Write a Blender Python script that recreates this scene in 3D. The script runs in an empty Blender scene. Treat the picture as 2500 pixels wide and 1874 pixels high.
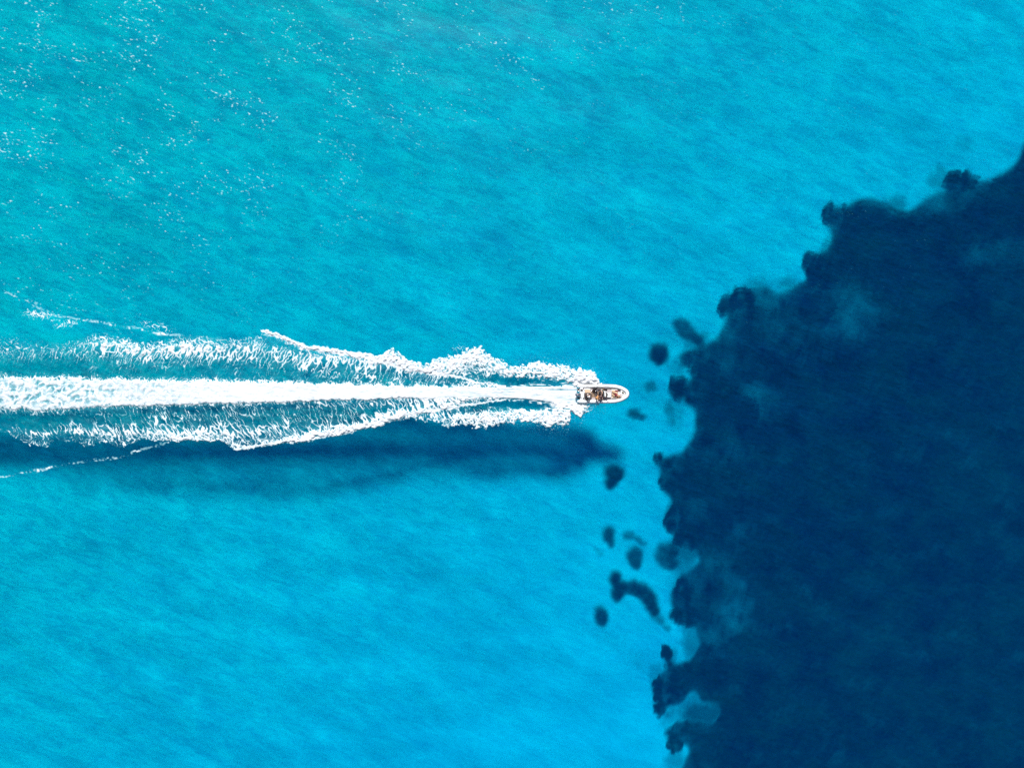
import bpy, bmesh, math, random
import numpy as np
from mathutils import Vector, Matrix

S = bpy.context.scene
COL = S.collection
R = math.radians

# ------------------------------------------------------------------ camera, sky, sun, exposure
H = 110.0            # drone height above the sea (m)
DEPTH = 10.6         # depth of the sandy bottom (m)
PXM = 16.0           # photo pixels per metre at sea level
cam = bpy.data.objects.new('camera', bpy.data.cameras.new('camera'))
COL.objects.link(cam)
cam.location = (0, 0, H)
cam.rotation_euler = (0, 0, 0)
cam.data.sensor_width = 36.0
cam.data.lens = 36.0 * H / (2500 / PXM)
cam.data.clip_end = 20000
cam.data.clip_start = 1
S.camera = cam

SUN_ZEN, SUN_AZ = R(43), R(-6)          # azimuth measured from +Y towards +X
sd = Vector((math.sin(SUN_AZ) * math.sin(SUN_ZEN), math.cos(SUN_AZ) * math.sin(SUN_ZEN), math.cos(SUN_ZEN)))
W = bpy.data.worlds.new("World"); S.world = W; W.use_nodes = True
wn = W.node_tree.nodes; wl = W.node_tree.links
sky = wn.new('ShaderNodeTexSky'); sky.sky_type = 'NISHITA'; sky.sun_disc = False
sky.sun_elevation = math.pi / 2 - SUN_ZEN; sky.sun_rotation = SUN_AZ
wl.new(sky.outputs[0], wn['Background'].inputs[0]); wn['Background'].inputs[1].default_value = 0.07
sun = bpy.data.objects.new('sun', bpy.data.lights.new('sun', 'SUN')); COL.objects.link(sun)
sun.data.energy = 5.0; sun.data.angle = R(9.5)   # wide disc, set to soften the shadows on the bottom; sun.data.color = (1.0, 0.965, 0.91)
sun.rotation_euler = sd.to_track_quat('Z', 'Y').to_euler(); sun.location = sd * 150
S.view_settings.view_transform = 'Standard'; S.view_settings.look = 'None'
S.view_settings.exposure = 0.24; S.view_settings.gamma = 1.0
S.view_settings.use_curve_mapping = False
S.cycles.transparent_max_bounces = 12
S.cycles.max_bounces = 6
S.cycles.use_denoising = False
S.cycles.caustics_reflective = False; S.cycles.caustics_refractive = False

# ------------------------------------------------------------------ noise in numpy
def perlin(x, y, seed=0):
    rs = np.random.RandomState(seed)
    perm = rs.permutation(256).astype(np.int64); perm = np.concatenate([perm, perm])
    ang = rs.rand(256) * 2 * np.pi
    gx, gy = np.cos(ang).astype(np.float32), np.sin(ang).astype(np.float32)
    xi = np.floor(x).astype(np.int64); yi = np.floor(y).astype(np.int64)
    xf = (x - xi).astype(np.float32); yf = (y - yi).astype(np.float32)
    xi &= 255; yi &= 255; xj = (xi + 1) & 255; yj = (yi + 1) & 255
    u = xf * xf * xf * (xf * (xf * 6 - 15) + 10); v = yf * yf * yf * (yf * (yf * 6 - 15) + 10)
    def g(a, b, dx, dy):
        h = perm[perm[a] + b]
        return gx[h] * dx + gy[h] * dy
    a = g(xi, yi, xf, yf); b = g(xj, yi, xf - 1, yf)
    c = g(xi, yj, xf, yf - 1); d = g(xj, yj, xf - 1, yf - 1)
    return (a + u * (b - a)) * (1 - v) + (c + u * (d - c)) * v

def fbm(x, y, seed=0, octv=4, gain=0.5):
    s = 0; a = 1.0; t = 0
    for k in range(octv):
        s = s + a * perlin(x * 2 ** k + 17.3 * k, y * 2 ** k - 9.1 * k, seed + k); t += a; a *= gain
    return s / t

def uniform(n):                                    # turns a noise into its own rank 0..1
    smp = np.sort(n.ravel()[::max(1, n.size // 20000)])
    return np.interp(n, smp, np.linspace(0, 1, smp.size)).astype(np.float32)

def sstep(a, b, x):
    t = np.clip((x - a) / (b - a), 0, 1); return t * t * (3 - 2 * t)

def blur(a, n=1):
    for _ in range(n):
        a = (np.pad(a, ((1, 1), (0, 0)), 'edge'))
        a = (a[:-2] + 2 * a[1:-1] + a[2:]) * .25
        a = (np.pad(a, ((0, 0), (1, 1)), 'edge'))
        a = (a[:, :-2] + 2 * a[:, 1:-1] + a[:, 2:]) * .25
    return a

def wave(x, y):                                    # height of the sea (m) at world x, y
    fall = 1.0 / (1.0 + (np.hypot(x, y) / 400) ** 2)
    c, s = math.cos(R(-20)), math.sin(R(-20))
    u = x * c + y * s; v = -x * s + y * c          # u runs along the crests
    c2, s2 = math.cos(R(-42)), math.sin(R(-42))
    u2 = x * c2 + y * s2; v2 = -x * s2 + y * c2
    z = 0.17 * perlin(u / 15, v / 6.5, 5) + 0.08 * perlin(u / 7, v / 3.0, 6) + 0.10 * perlin(u2 / 12, v2 / 4.5, 7)
    return z * fall

# ------------------------------------------------------------------ materials
def new_mat(name):
    m = bpy.data.materials.new(name); m.use_nodes = True
    for n in list(m.node_tree.nodes): m.node_tree.nodes.remove(n)
    return m, m.node_tree.nodes, m.node_tree.links
def node(N, t, **kw):
    n = N.new(t)
    for k, v in kw.items():
        if k.startswith('_'): setattr(n, k[1:], v)
        else: n.inputs[k.replace('_', ' ')].default_value = v
    return n
def simple(name, col, rough=0.6, var=0.12, scale=6.0, bump=0.0, metal=0.0, coat=0.0):
    m, N, L = new_mat(name)
    out = N.new('ShaderNodeOutputMaterial'); p = N.new('ShaderNodeBsdfPrincipled'); L.new(p.outputs[0], out.inputs[0])
    tc = N.new('ShaderNodeTexCoord'); no = node(N, 'ShaderNodeTexNoise', Scale=scale, Detail=4.0); L.new(tc.outputs['Object'], no.inputs['Vector'])
    mx = N.new('ShaderNodeMix'); mx.data_type = 'RGBA'
    mx.inputs[6].default_value = tuple(c * (1 - var) for c in col) + (1,); mx.inputs[7].default_value = tuple(min(1, c * (1 + var)) for c in col) + (1,)
    L.new(no.outputs[0], mx.inputs[0]); L.new(mx.outputs[2], p.inputs['Base Color'])
    p.inputs['Roughness'].default_value = rough; p.inputs['Metallic'].default_value = metal
    if coat: p.inputs['Coat Weight'].default_value = coat
    if bump:
        b = node(N, 'ShaderNodeBump', Strength=0.5, Distance=bump); L.new(no.outputs[0], b.inputs['Height']); L.new(b.outputs[0], p.inputs['Normal'])
    return m

def mapped(N, L, coord, ang, sx, sy, scale, detail=3.0, rough=0.55, dist=0.0, off=0.0):
    mp = N.new('ShaderNodeMapping'); mp.vector_type = 'POINT'
    mp.inputs['Rotation'].default_value = (0, 0, ang); mp.inputs['Location'].default_value = (off, off * .7, 0)
    L.new(coord, mp.inputs['Vector'])
    m2 = N.new('ShaderNodeVectorMath'); m2.operation = 'MULTIPLY'; m2.inputs[1].default_value = (sx, sy, 1); L.new(mp.outputs[0], m2.inputs[0])
    no = node(N, 'ShaderNodeTexNoise', Scale=scale, Detail=detail, Roughness=rough, Distortion=dist); L.new(m2.outputs[0], no.inputs['Vector'])
    return no.outputs[0]
def mrange(N, L, v, a, b, c, d):
    m = N.new('ShaderNodeMapRange'); m.inputs[1].default_value = a; m.inputs[2].default_value = b; m.inputs[3].default_value = c; m.inputs[4].default_value = d
    m.clamp = True; L.new(v, m.inputs[0]); return m.outputs[0]
def maths(N, L, op, a, b):
    m = N.new('ShaderNodeMath'); m.operation = op
    for i, v in enumerate((a, b)):
        if isinstance(v, (int, float)): m.inputs[i].default_value = v
        else: L.new(v, m.inputs[i])
    return m.outputs[0]
def mixcol(N, L, fac, a, b):
    m = N.new('ShaderNodeMix'); m.data_type = 'RGBA'
    if isinstance(fac, float): m.inputs[0].default_value = fac
    else: L.new(fac, m.inputs[0])
    for i, v in ((6, a), (7, b)):
        if isinstance(v, tuple): m.inputs[i].default_value = v + (1,)
        else: L.new(v, m.inputs[i])
    return m.outputs[2]

# --- sea water: Fresnel sky reflection over a tinted clear body with a little light scattered back by the water
def water_material():
    m, N, L = new_mat('sea_water')
    out = N.new('ShaderNodeOutputMaterial'); tc = N.new('ShaderNodeNewGeometry'); P = tc.outputs['Position']
    big = mapped(N, L, P, R(20), .35, 1.0, .55, 4, .6, .4)
    mid = mapped(N, L, P, R(14), .45, 1.0, 1.6, 3, .6, .6, 30)
    small = mapped(N, L, P, R(-12), .5, 1.0, 4.5, 4, .75, 1.2, 60)
    # wind is stronger towards the north-west: chop grows there
    sep = N.new('ShaderNodeSeparateXYZ'); L.new(P, sep.inputs[0])
    g = maths(N, L, 'ADD', maths(N, L, 'MULTIPLY', sep.outputs[0], -.010), maths(N, L, 'MULTIPLY', sep.outputs[1], .013))
    wind = mrange(N, L, g, -1.0, .9, .25, 1.0)
    hgt = maths(N, L, 'ADD', maths(N, L, 'ADD', maths(N, L, 'MULTIPLY', big, .50), maths(N, L, 'MULTIPLY', mid, .20)), maths(N, L, 'MULTIPLY', small, .085))
    hgt = maths(N, L, 'MULTIPLY', hgt, wind)
    bp = node(N, 'ShaderNodeBump', Strength=1.0, Distance=1.0); L.new(hgt, bp.inputs['Height'])
    gl = node(N, 'ShaderNodeBsdfGlossy', Roughness=0.26); gl.inputs['Color'].default_value = (.07, .07, .07, 1)   # reflection colour kept dark to take out glare; L.new(bp.outputs[0], gl.inputs['Normal'])
    sc = N.new('ShaderNodeBsdfDiffuse'); L.new(bp.outputs[0], sc.inputs['Normal'])
    sc.inputs['Color'].default_value = (0.0, 0.145, 0.83, 1)
    # clear body; streaks and ripples of wave-focused light painted into its tint
    tr = N.new('ShaderNodeBsdfTransparent')
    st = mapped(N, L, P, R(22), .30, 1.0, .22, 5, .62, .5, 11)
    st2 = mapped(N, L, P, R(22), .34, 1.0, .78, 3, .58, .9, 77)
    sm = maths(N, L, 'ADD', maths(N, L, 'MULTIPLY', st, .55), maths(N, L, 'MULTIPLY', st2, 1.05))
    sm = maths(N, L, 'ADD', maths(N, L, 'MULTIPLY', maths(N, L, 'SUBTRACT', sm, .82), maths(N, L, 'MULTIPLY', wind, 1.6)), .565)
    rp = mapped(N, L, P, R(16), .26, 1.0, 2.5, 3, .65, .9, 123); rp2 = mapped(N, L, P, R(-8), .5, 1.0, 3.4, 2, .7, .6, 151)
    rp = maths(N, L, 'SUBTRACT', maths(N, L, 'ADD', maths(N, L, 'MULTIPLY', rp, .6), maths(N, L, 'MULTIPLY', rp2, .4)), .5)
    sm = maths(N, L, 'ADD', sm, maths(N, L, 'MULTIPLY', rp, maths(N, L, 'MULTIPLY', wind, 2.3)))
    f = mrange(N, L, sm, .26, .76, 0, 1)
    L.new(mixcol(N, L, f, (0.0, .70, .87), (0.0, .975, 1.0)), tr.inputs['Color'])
    L.new(mixcol(N, L, f, (0, .095, .64), (0, .20, 1.05)), sc.inputs['Color'])  # scatter colour carries the same painted ripple light
    body = N.new('ShaderNodeMixShader'); body.inputs[0].default_value = .06
    L.new(tr.outputs[0], body.inputs[1]); L.new(sc.outputs[0], body.inputs[2])
    fr = node(N, 'ShaderNodeFresnel', IOR=1.33); L.new(bp.outputs[0], fr.inputs['Normal'])
    top = N.new('ShaderNodeMixShader'); L.new(fr.outputs[0], top.inputs[0]); L.new(body.outputs[0], top.inputs[1]); L.new(gl.outputs[0], top.inputs[2])
    L.new(top.outputs[0], out.inputs[0])
    return m

def sand_material():
    m, N, L = new_mat('white_sand')
    out = N.new('ShaderNodeOutputMaterial'); d = N.new('ShaderNodeBsdfDiffuse'); L.new(d.outputs[0], out.inputs[0])
    P = N.new('ShaderNodeNewGeometry').outputs['Position']
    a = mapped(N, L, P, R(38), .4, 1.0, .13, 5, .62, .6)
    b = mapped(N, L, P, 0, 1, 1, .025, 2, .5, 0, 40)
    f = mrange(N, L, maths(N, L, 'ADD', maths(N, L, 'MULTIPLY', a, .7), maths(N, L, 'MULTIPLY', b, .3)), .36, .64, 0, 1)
    sep = N.new('ShaderNodeSeparateXYZ'); L.new(P, sep.inputs[0])
    g = maths(N, L, 'ADD', maths(N, L, 'MULTIPLY', sep.outputs[0], -.008), maths(N, L, 'MULTIPLY', sep.outputs[1], .011))
    gf = mrange(N, L, g, -.7, .9, 0, 1)            # shelly yellow sand in the north-west, paler bluish sand elsewhere
    yel = mixcol(N, L, f, (.60, .66, .60), (.76, .82, .75))
    pal = mixcol(N, L, f, (.58, .50, .71), (.76, .66, .86))
    L.new(mixcol(N, L, gf, pal, yel), d.inputs['Color'])
    return m

def seagrass_material():
    m, N, L = new_mat('seagrass')
    out = N.new('ShaderNodeOutputMaterial'); d = N.new('ShaderNodeBsdfDiffuse'); t = N.new('ShaderNodeBsdfTransparent')
    P = N.new('ShaderNodeNewGeometry').outputs['Position']
    a = mapped(N, L, P, 0, 1, 1, .16, 4, .6, .3, 5); b = mapped(N, L, P, 0, 1, 1, 1.7, 4, .7, .3, 9)
    f = mrange(N, L, maths(N, L, 'ADD', maths(N, L, 'MULTIPLY', a, .65), maths(N, L, 'MULTIPLY', b, .35)), .35, .65, 0, 1)
    L.new(mixcol(N, L, f, (.006, .008, .009), (.034, .042, .036)), d.inputs['Color'])
    at = N.new('ShaderNodeAttribute'); at.attribute_name = 'cover'
    mx = N.new('ShaderNodeMixShader'); L.new(at.outputs['Fac'], mx.inputs[0]); L.new(t.outputs[0], mx.inputs[1]); L.new(d.outputs[0], mx.inputs[2])
    L.new(mx.outputs[0], out.inputs[0]); return m

def foam_material():
    m, N, L = new_mat('sea_foam')
    out = N.new('ShaderNodeOutputMaterial'); d = N.new('ShaderNodeBsdfDiffuse'); t = N.new('ShaderNodeBsdfTransparent')
    at = N.new('ShaderNodeAttribute'); at.attribute_name = 'cover'
    f = mrange(N, L, at.outputs['Fac'], .10, .95, 0, 1)   # thin foam is bubbles under a skin of water: greenish
    L.new(mixcol(N, L, f, (.13, .56, .64), (.70, .715, .72)), d.inputs['Color'])
    mx = N.new('ShaderNodeMixShader'); L.new(at.outputs['Fac'], mx.inputs[0]); L.new(t.outputs[0], mx.inputs[1]); L.new(d.outputs[0], mx.inputs[2])
    L.new(mx.outputs[0], out.inputs[0]); return m

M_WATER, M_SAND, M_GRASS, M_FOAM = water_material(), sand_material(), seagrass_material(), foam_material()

# ------------------------------------------------------------------ object helpers
def mesh_obj(name, me, mat=None, parent=None):
    o = bpy.data.objects.new(name, me); COL.objects.link(o)
    if mat: me.materials.append(mat)
    if parent: o.parent = parent
    return o
def tag(o, label=None, cat=None, group=None, kind=None):
    if label: o['label'] = label
    if cat: o['category'] = cat
    if group: o['group'] = group
    if kind: o['kind'] = kind
    return o
def grid_mesh(name, X, Y, Z, keep=None, cover=None, smooth=True):
    """quads of the grid X,Y,Z (2-D arrays); only the cells in keep; per-vertex float attribute cover"""
    ny, nx = X.shape
    idx = np.arange(nx * ny).reshape(ny, nx)
    q = np.stack([idx[:-1, :-1], idx[:-1, 1:], idx[1:, 1:], idx[1:, :-1]], -1).reshape(-1, 4)
    if keep is not None:
        q = q[keep.ravel()]
        used = np.zeros(nx * ny, bool); used[q.ravel()] = True
        remap = np.cumsum(used) - 1
        q = remap[q]
    else: used = np.ones(nx * ny, bool)
    co = np.stack([X.ravel()[used], Y.ravel()[used], Z.ravel()[used]], -1).astype(np.float32)
    me = bpy.data.meshes.new(name)
    me.vertices.add(len(co)); me.vertices.foreach_set('co', co.ravel())
    me.loops.add(q.size); me.loops.foreach_set('vertex_index', q.ravel().astype(np.int32))
    me.polygons.add(len(q)); me.polygons.foreach_set('loop_start', (np.arange(len(q)) * 4).astype(np.int32))
    if smooth: me.polygons.foreach_set('use_smooth', np.ones(len(q), bool))
    me.update(calc_edges=True)
    if cover is not None:
        a = me.attributes.new('cover', 'FLOAT', 'POINT'); a.data.foreach_set('value', cover.ravel()[used].astype(np.float32))
    return me
def axis(half, step, far, grow=1.25):
    a = list(np.arange(0, half, step)); s = step; x = a[-1]
    while x < far: s *= grow; x += s; a.append(x)
    a = np.array(a); return np.concatenate([-a[:0:-1], a])
def to_px(x, y, z):                                # world -> photo pixel plane at that depth (only used to lay out the plan)
    k = H / (H - z); return 1250 + x * k * PXM, 937 - y * k * PXM

# ------------------------------------------------------------------ seabed and water
ax = axis(95, 1.0, 6000); ay = axis(75, 1.0, 6000)
X, Y = np.meshgrid(ax, ay)
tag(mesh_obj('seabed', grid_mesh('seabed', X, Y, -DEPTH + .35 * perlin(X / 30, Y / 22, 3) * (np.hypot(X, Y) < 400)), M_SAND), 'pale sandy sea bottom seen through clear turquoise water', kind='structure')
ax = axis(92, .4, 6000); ay = axis(72, .4, 6000)
X, Y = np.meshgrid(ax, ay)
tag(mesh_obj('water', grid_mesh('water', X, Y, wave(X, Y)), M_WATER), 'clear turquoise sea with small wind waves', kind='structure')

# ------------------------------------------------------------------ seagrass: plan traced as outlines on the bottom
GK = (H + DEPTH) / H
EDGE = [(2520,300),(2500,341),(2486,386),(2454,418),(2423,436),(2377,445),(2350,427),(2323,420),(2300,431),(2314,458),(2278,476),(2246,490),(2215,517),(2187,512),(2156,494),(2124,483),(2079,494),(2043,508),(2020,499),(2006,512),(2011,540),(2029,558),(2025,589),(2002,617),(1970,621),(1970,648),(1966,684),(1934,698),(1898,716),(1871,698),(1844,698),(1807,709),(1767,725),(1771,752),(1778,770),(1767,793),(1744,820),(1722,838),(1699,847),(1663,856),(1658,870),(1672,892),(1694,888),(1694,920),(1658,924),(1631,942),(1636,965),(1667,978),(1694,987),(1699,1024),(1683,1075),(1654,1105),(1614,1115),(1594,1105),(1591,1125),(1614,1135),(1609,1159),(1606,1179),(1629,1199),(1644,1219),(1624,1249),(1634,1284),(1649,1309),(1669,1328),(1698,1340),(1708,1368),(1654,1398),(1639,1438),(1639,1488),(1669,1517),(1698,1527),(1690,1552),(1688,1602),(1649,1617),(1609,1642),(1589,1667),(1594,1691),(1599,1741),(1619,1741),(1634,1711),(1664,1711),(1688,1672),(1708,1701),(1748,1711),(1758,1726),(1738,1756),(1678,1746),(1639,1761),(1624,1786),(1634,1821),(1649,1831),(1669,1806),(1683,1811),(1669,1846),(1659,1874),(1640,1930),(1690,2010),(1660,2100),(1740,2200),(2100,2300),(2600,2330),(3050,2200),(3200,1800),(3150,1200),(3210,800),(3100,420),(2900,250),(2700,330),(2600,240)]
def poly_mask(px, py, poly):
    ins = np.zeros(px.shape, bool); n = len(poly)
    for i in range(n):
        x0, y0 = poly[i]; x1, y1 = poly[(i + 1) % n]
        if y0 == y1: continue
        c = ((y0 > py) != (y1 > py)) & (px < (x1 - x0) * (py - y0) / (y1 - y0) + x0)
        ins ^= c
    return ins.astype(np.float32)
def blob(px, py, cx, cy, rx, ry, a=0):
    c, s = math.cos(R(a)), math.sin(R(a)); dx = px - cx; dy = py - cy
    u = (dx * c + dy * s) / rx; v = (-dx * s + dy * c) / ry
    return np.hypot(u, v)

st = .22
gx = np.arange(15, 140, st); gy = np.arange(-98, 52, st)
X, Y = np.meshgrid(gx, gy)
px, py = to_px(X, Y, -DEPTH)
wx = px + 6 * perlin(px / 9, py / 9, 27) + 13 * fbm(px / 60, py / 60, 21, 3) + 12 * perlin(px / 20, py / 20, 25); wy = py + 6 * perlin(px / 9, py / 9, 28) + 13 * fbm(px / 60 + 9, py / 60, 31, 3) + 12 * perlin(px / 20 + 3, py / 20, 26)
mk = poly_mask(px + 6 * perlin(px / 22, py / 22, 25), py + 6 * perlin(px / 22, py / 22, 26), EDGE)
for cx, cy, r in ((1629, 1590, 13), (1631, 1605, 12), (1638, 1655, 34), (1660, 880, 9)):
    mk = np.maximum(mk, (blob(px, py, cx, cy, r, r) < 1))
for cx, cy, rx, ry in ((1700, 1562, 16, 26),): mk = mk * (1 - .6 * np.exp(-blob(px, py, cx, cy, rx, ry) ** 2))
soft = blur(mk, 12)
nz = fbm(px / 42, py / 36, 46, 5, .62)
nz2 = fbm(px / 24, py / 24, 47, 4, .6); nz3 = fbm(px / 24 + 5, py / 24, 48, 4, .6)
edge = blur(sstep(.30, .62, soft + .55 * nz * sstep(.0, .12, soft)), 3)
dq = blur(mk[::3, ::3], 45); dq = np.repeat(np.repeat(dq, 3, 0), 3, 1)[:mk.shape[0], :mk.shape[1]]; deep = blur(dq, 8)
c = edge * (.945 + .042 * sstep(.52, .93, deep + .30 * nz))
LIGHT = [(2065,752,75,60,.30),(1844,969,45,40,.30),(1771,806,35,22,.22),(2269,494,60,26,.3),(2427,607,80,40,.16),(1738,1368,42,34,.28),(1793,1487,40,38,.42),(1730,1540,40,26,.25),(1808,1289,32,24,.18),(1798,1418,30,24,.2),(1700,1224,28,30,.15),(1860,730,60,26,.24),(1900,800,70,50,.14),(2370,470,40,22,.16),(1760,1100,60,50,.10),(1760,880,50,34,.16),(1700,1440,30,40,.12)]
for cx, cy, rx, ry, a in LIGHT: c = c * (1 - a * (.25 + 1.3 * np.clip(nz + .25, 0, .6)) * np.exp(-blob(wx, wy, cx, cy, rx, ry) ** 2))
for cx, cy, rx, ry in ((1807,725,36,24),(1988,752,46,44),(1654,942,24,26),(2101,530,60,34),(2018,520,16,24),(1790,1000,70,46),(1988,653,26,34),(1630,1671,38,34),(1660,1641,36,26),(1610,1726,14,18),(1675,1776,45,22),(1645,1810,20,20),(1625,1587,13,18),(1715,1631,45,30),(1675,1497,38,24),(1665,1437,24,30),(1645,1259,25,40),(1630,1174,24,20),(1605,1112,15,14),(1700,1180,50,34),(1680,1300,40,30),(1775,745,22,26),(1720,900,40,20),(2160,560,60,30),(2440,470,40,30),(1980,640,22,26),(2340,440,40,24)):
    c = np.maximum(c, .988 * sstep(1.25, .85, blob(px + 26 * nz2, py + 26 * nz3, cx, cy, rx, ry) + .6 * nz))
big = fbm(wx / 80, wy / 60, 44, 4); med = fbm(wx / 26, wy / 24, 45, 3)
c = c * (1 - .05 * sstep(.0, .45, big) - (.13 - .13 * sstep(.45, .85, deep)) * sstep(-.05, .3, med)) + .07 * sstep(.0, .35, -med) * edge + .05 * fbm(px / 9, py / 9, 55, 2) * edge
for cx, cy, rx, ry, v in ((1715,1728,80,42,.84),(1694,1560,30,60,.62),(1672,1384,36,30,.55),(1672,1345,44,30,.7),(1612,1502,30,12,.3),(1700,832,24,22,.6),(1655,895,20,24,.4),(1648,1010,16,34,.25),(1690,1480,30,40,.6),(1640,1600,16,30,.5),(2180,500,30,22,.6),(2290,440,26,20,.5),(1850,695,30,16,.5),(1600,1640,18,24,.4),(1650,1850,24,30,.5),(1640,1745,24,14,.4),(2015,600,14,24,.5),(1930,690,30,12,.5)):
    c = np.maximum(c, v * sstep(1.75, .3, blob(px + 22 * nz2, py + 22 * nz3, cx, cy, rx, ry) + 1.3 * nz))
c = np.clip(c, 0, .990); c = 1 - np.sqrt(1 - c)      # light crosses the thin canopy twice
keep = (blur(c, 0)[:-1, :-1] > .02)
Z = -DEPTH + .45 + .5 * deep + .25 * fbm(px / 14, py / 14, 61, 3)
tag(mesh_obj('seagrass_meadow', grid_mesh('seagrass_meadow', X, Y, Z, keep, c), M_GRASS), 'dark blue seagrass meadow covering the sea bottom right of the sandy strip', 'seagrass', kind='stuff')

PATCHES = [
 ([(1608,863,21,23,0)],.95,'round dark seagrass patch on pale sand above and right of the boat bow'),
 ([(1664,793,20,16,20),(1676,810,19,17,20),(1700,826,20,9,40)],.80,'dark seagrass patch with a tail, topmost of the loose patches'),
 ([(1586,942,13,11,0),(1592,948,8,6,0)],.62,'small faint ring-like seagrass patch directly ahead of the boat bow'),
 ([(1548,1008,15,11,0),(1565,1016,10,6,10)],.80,'small dark seagrass patch just below right of the boat bow'),
 ([(1633,995,9,20,10),(1637,1022,9,12,-20)],.38,'very faint narrow seagrass patch beside the meadow edge, right of the bow'),
 ([(1499,1152,22,17,10),(1492,1172,15,18,20)],.95,'bean-shaped dark seagrass patch on sand below the boat wake shadow'),
 ([(1486,1302,13,18,0),(1490,1320,9,12,0)],.85,'small upright seagrass patch, left one of the upper small trio'),
 ([(1534,1304,14,9,0),(1555,1312,13,6,30),(1570,1322,10,4,0)],.66,'small seagrass patch trailing a thin faint tail to the right'),
 ([(1549,1354,17,20,10),(1553,1376,10,10,0)],.85,'oval seagrass patch in the middle of the small group, above the curved patch'),
 ([(1465,1348,8,6,0),(1457,1340,5,4,0)],.34,'tiny barely visible seagrass tuft, leftmost of the small group'),
 ([(1622,1352,20,26,0),(1634,1372,20,13,0),(1640,1340,14,16,0)],.80,'ragged squarish seagrass patch touching the meadow edge'),
 ([(1502,1408,13,16,0),(1507,1440,14,22,0),(1522,1430,15,15,0),(1535,1431,17,15,0),(1549,1430,17,16,0),(1562,1434,18,16,0),(1573,1444,17,17,0),(1583,1457,17,17,0),(1590,1470,14,16,20),(1597,1484,12,13,30)],.92,'large curved boot-shaped seagrass patch, the biggest of the loose patches'),
 ([(1611,1512,13,8,35),(1594,1500,7,5,0),(1628,1530,10,6,30)],.55,'thin diagonal faint seagrass patch trailing below the large curved patch'),
 ([(1467,1502,14,23,-8)],.90,'lone oval dark seagrass patch left of the others, below the curved patch'),
 ([(1673,868,14,10,0),(1677,885,9,7,0)],.55,'small pale seagrass tuft in the notch of the meadow edge above the bow'),
 ([(2356,352,22,16,20)],.20,'very faint seagrass patch on bright sand near the upper right corner'),
 ([(2296,412,14,7,40)],.35,'faint small seagrass tuft just above the meadow edge at upper right'),
 ([(1561,1625,26,8,50)],.10,'ghostly thin seagrass trace on bright sand left of the lower meadow edge'),
]
for k, (bl, a, lab) in enumerate(PATCHES):
    cx = sum(b[0] for b in bl) / len(bl); cy = sum(b[1] for b in bl) / len(bl)
    wxc = (cx - 1250) / PXM * GK; wyc = (937 - cy) / PXM * GK
    ext = max(max(abs(b[0] - cx) + b[2], abs(b[1] - cy) + b[3]) for b in bl) / PXM * GK + 2.2
    g = np.arange(-ext, ext, .16); X, Y = np.meshgrid(g + wxc, g + wyc)
    px, py = to_px(X, Y, -DEPTH)
    qx = px + 9 * fbm(px / 16, py / 16, 70 + k, 3) + 4 * perlin(px / 5, py / 5, 90 + k); qy = py + 9 * fbm(px / 16 + 5, py / 16, 80 + k, 3) + 4 * perlin(px / 5, py / 5 + 7, 91 + k)
    f = np.zeros_like(px)
    for (bx, by, rx, ry, an) in bl:
        d = blob(qx, qy, bx, by, rx, ry, an)
        f = np.maximum(f, sstep(1.55, .82, d))
    f = np.clip(f * (min(1, a * 1.05) + .35 * fbm(px / 11, py / 11, 101 + k, 3)), 0, .985) * sstep(0, .02, f)
    f = 1 - np.sqrt(1 - blur(f, 4))
    Z = -DEPTH + .18 + .55 * f + .1 * fbm(px / 7, py / 7, 33, 2)
    me = grid_mesh('seagrass_patch', X - wxc, Y - wyc, Z + DEPTH, f[:-1, :-1] > .015, f)
    o = mesh_obj('seagrass_patch', me, M_GRASS); o.location = (wxc, wyc, -DEPTH)
    tag(o, lab, 'seagrass', 'loose seagrass patches on the sand')

# ------------------------------------------------------------------ wake foam (plan in photo pixels at sea level: 16 px = 1 m)
fs = 1.2
xs = np.arange(-330, 1480, fs); ys = np.arange(690, 1180, fs)
FX, FY = np.meshgrid(xs.astype(np.float32), ys.astype(np.float32))
jx = FX + 7 * perlin(FX / 26, FY / 26, 201) + 7 * perlin(FX / 9, FY / 9, 202)
jy = FY + 6 * perlin(FX / 30, FY / 22, 203) + (5 + 7 * sstep(850, 1000, FX)) * perlin(FX / 10, FY / 9, 204) + 3 * perlin(FX / 4.5, FY / 4.5, 205)
def curve(pts, x): return np.interp(x, [p[0] for p in pts], [p[1] for p in pts])
U = [(-330,838),(0,836),(107,833),(145,839),(190,828),(226,816),(252,812),(310,827),(376,836),(434,818),(507,822),(576,826),(611,821),(636,818),(645,806),(690,821),(733,840),(755,848),(798,852),(880,861),(927,868),(936,862),(950,855),(963,852),(985,868),(1001,881),(1020,882),(1045,889),(1081,872),(1117,865),(1140,853),(1153,851),(1171,845),(1190,862),(1207,878),(1225,880),(1243,893),(1276,891),(1300,889),(1330,882),(1345,888),(1361,890),(1391,896),(1410,903),(1421,897),(1428,908),(1436,909),(1451,906),(1460,926),(1469,937),(1480,941)]
C1 = [(-330,916),(0,921),(300,926),(560,929),(1000,943),(1207,945),(1409,943),(1480,943)]
C2 = [(-330,1000),(0,995),(110,1003),(140,999),(300,990),(560,984),(1000,972),(1207,970),(1300,975),(1364,985),(1480,986)]
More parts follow.
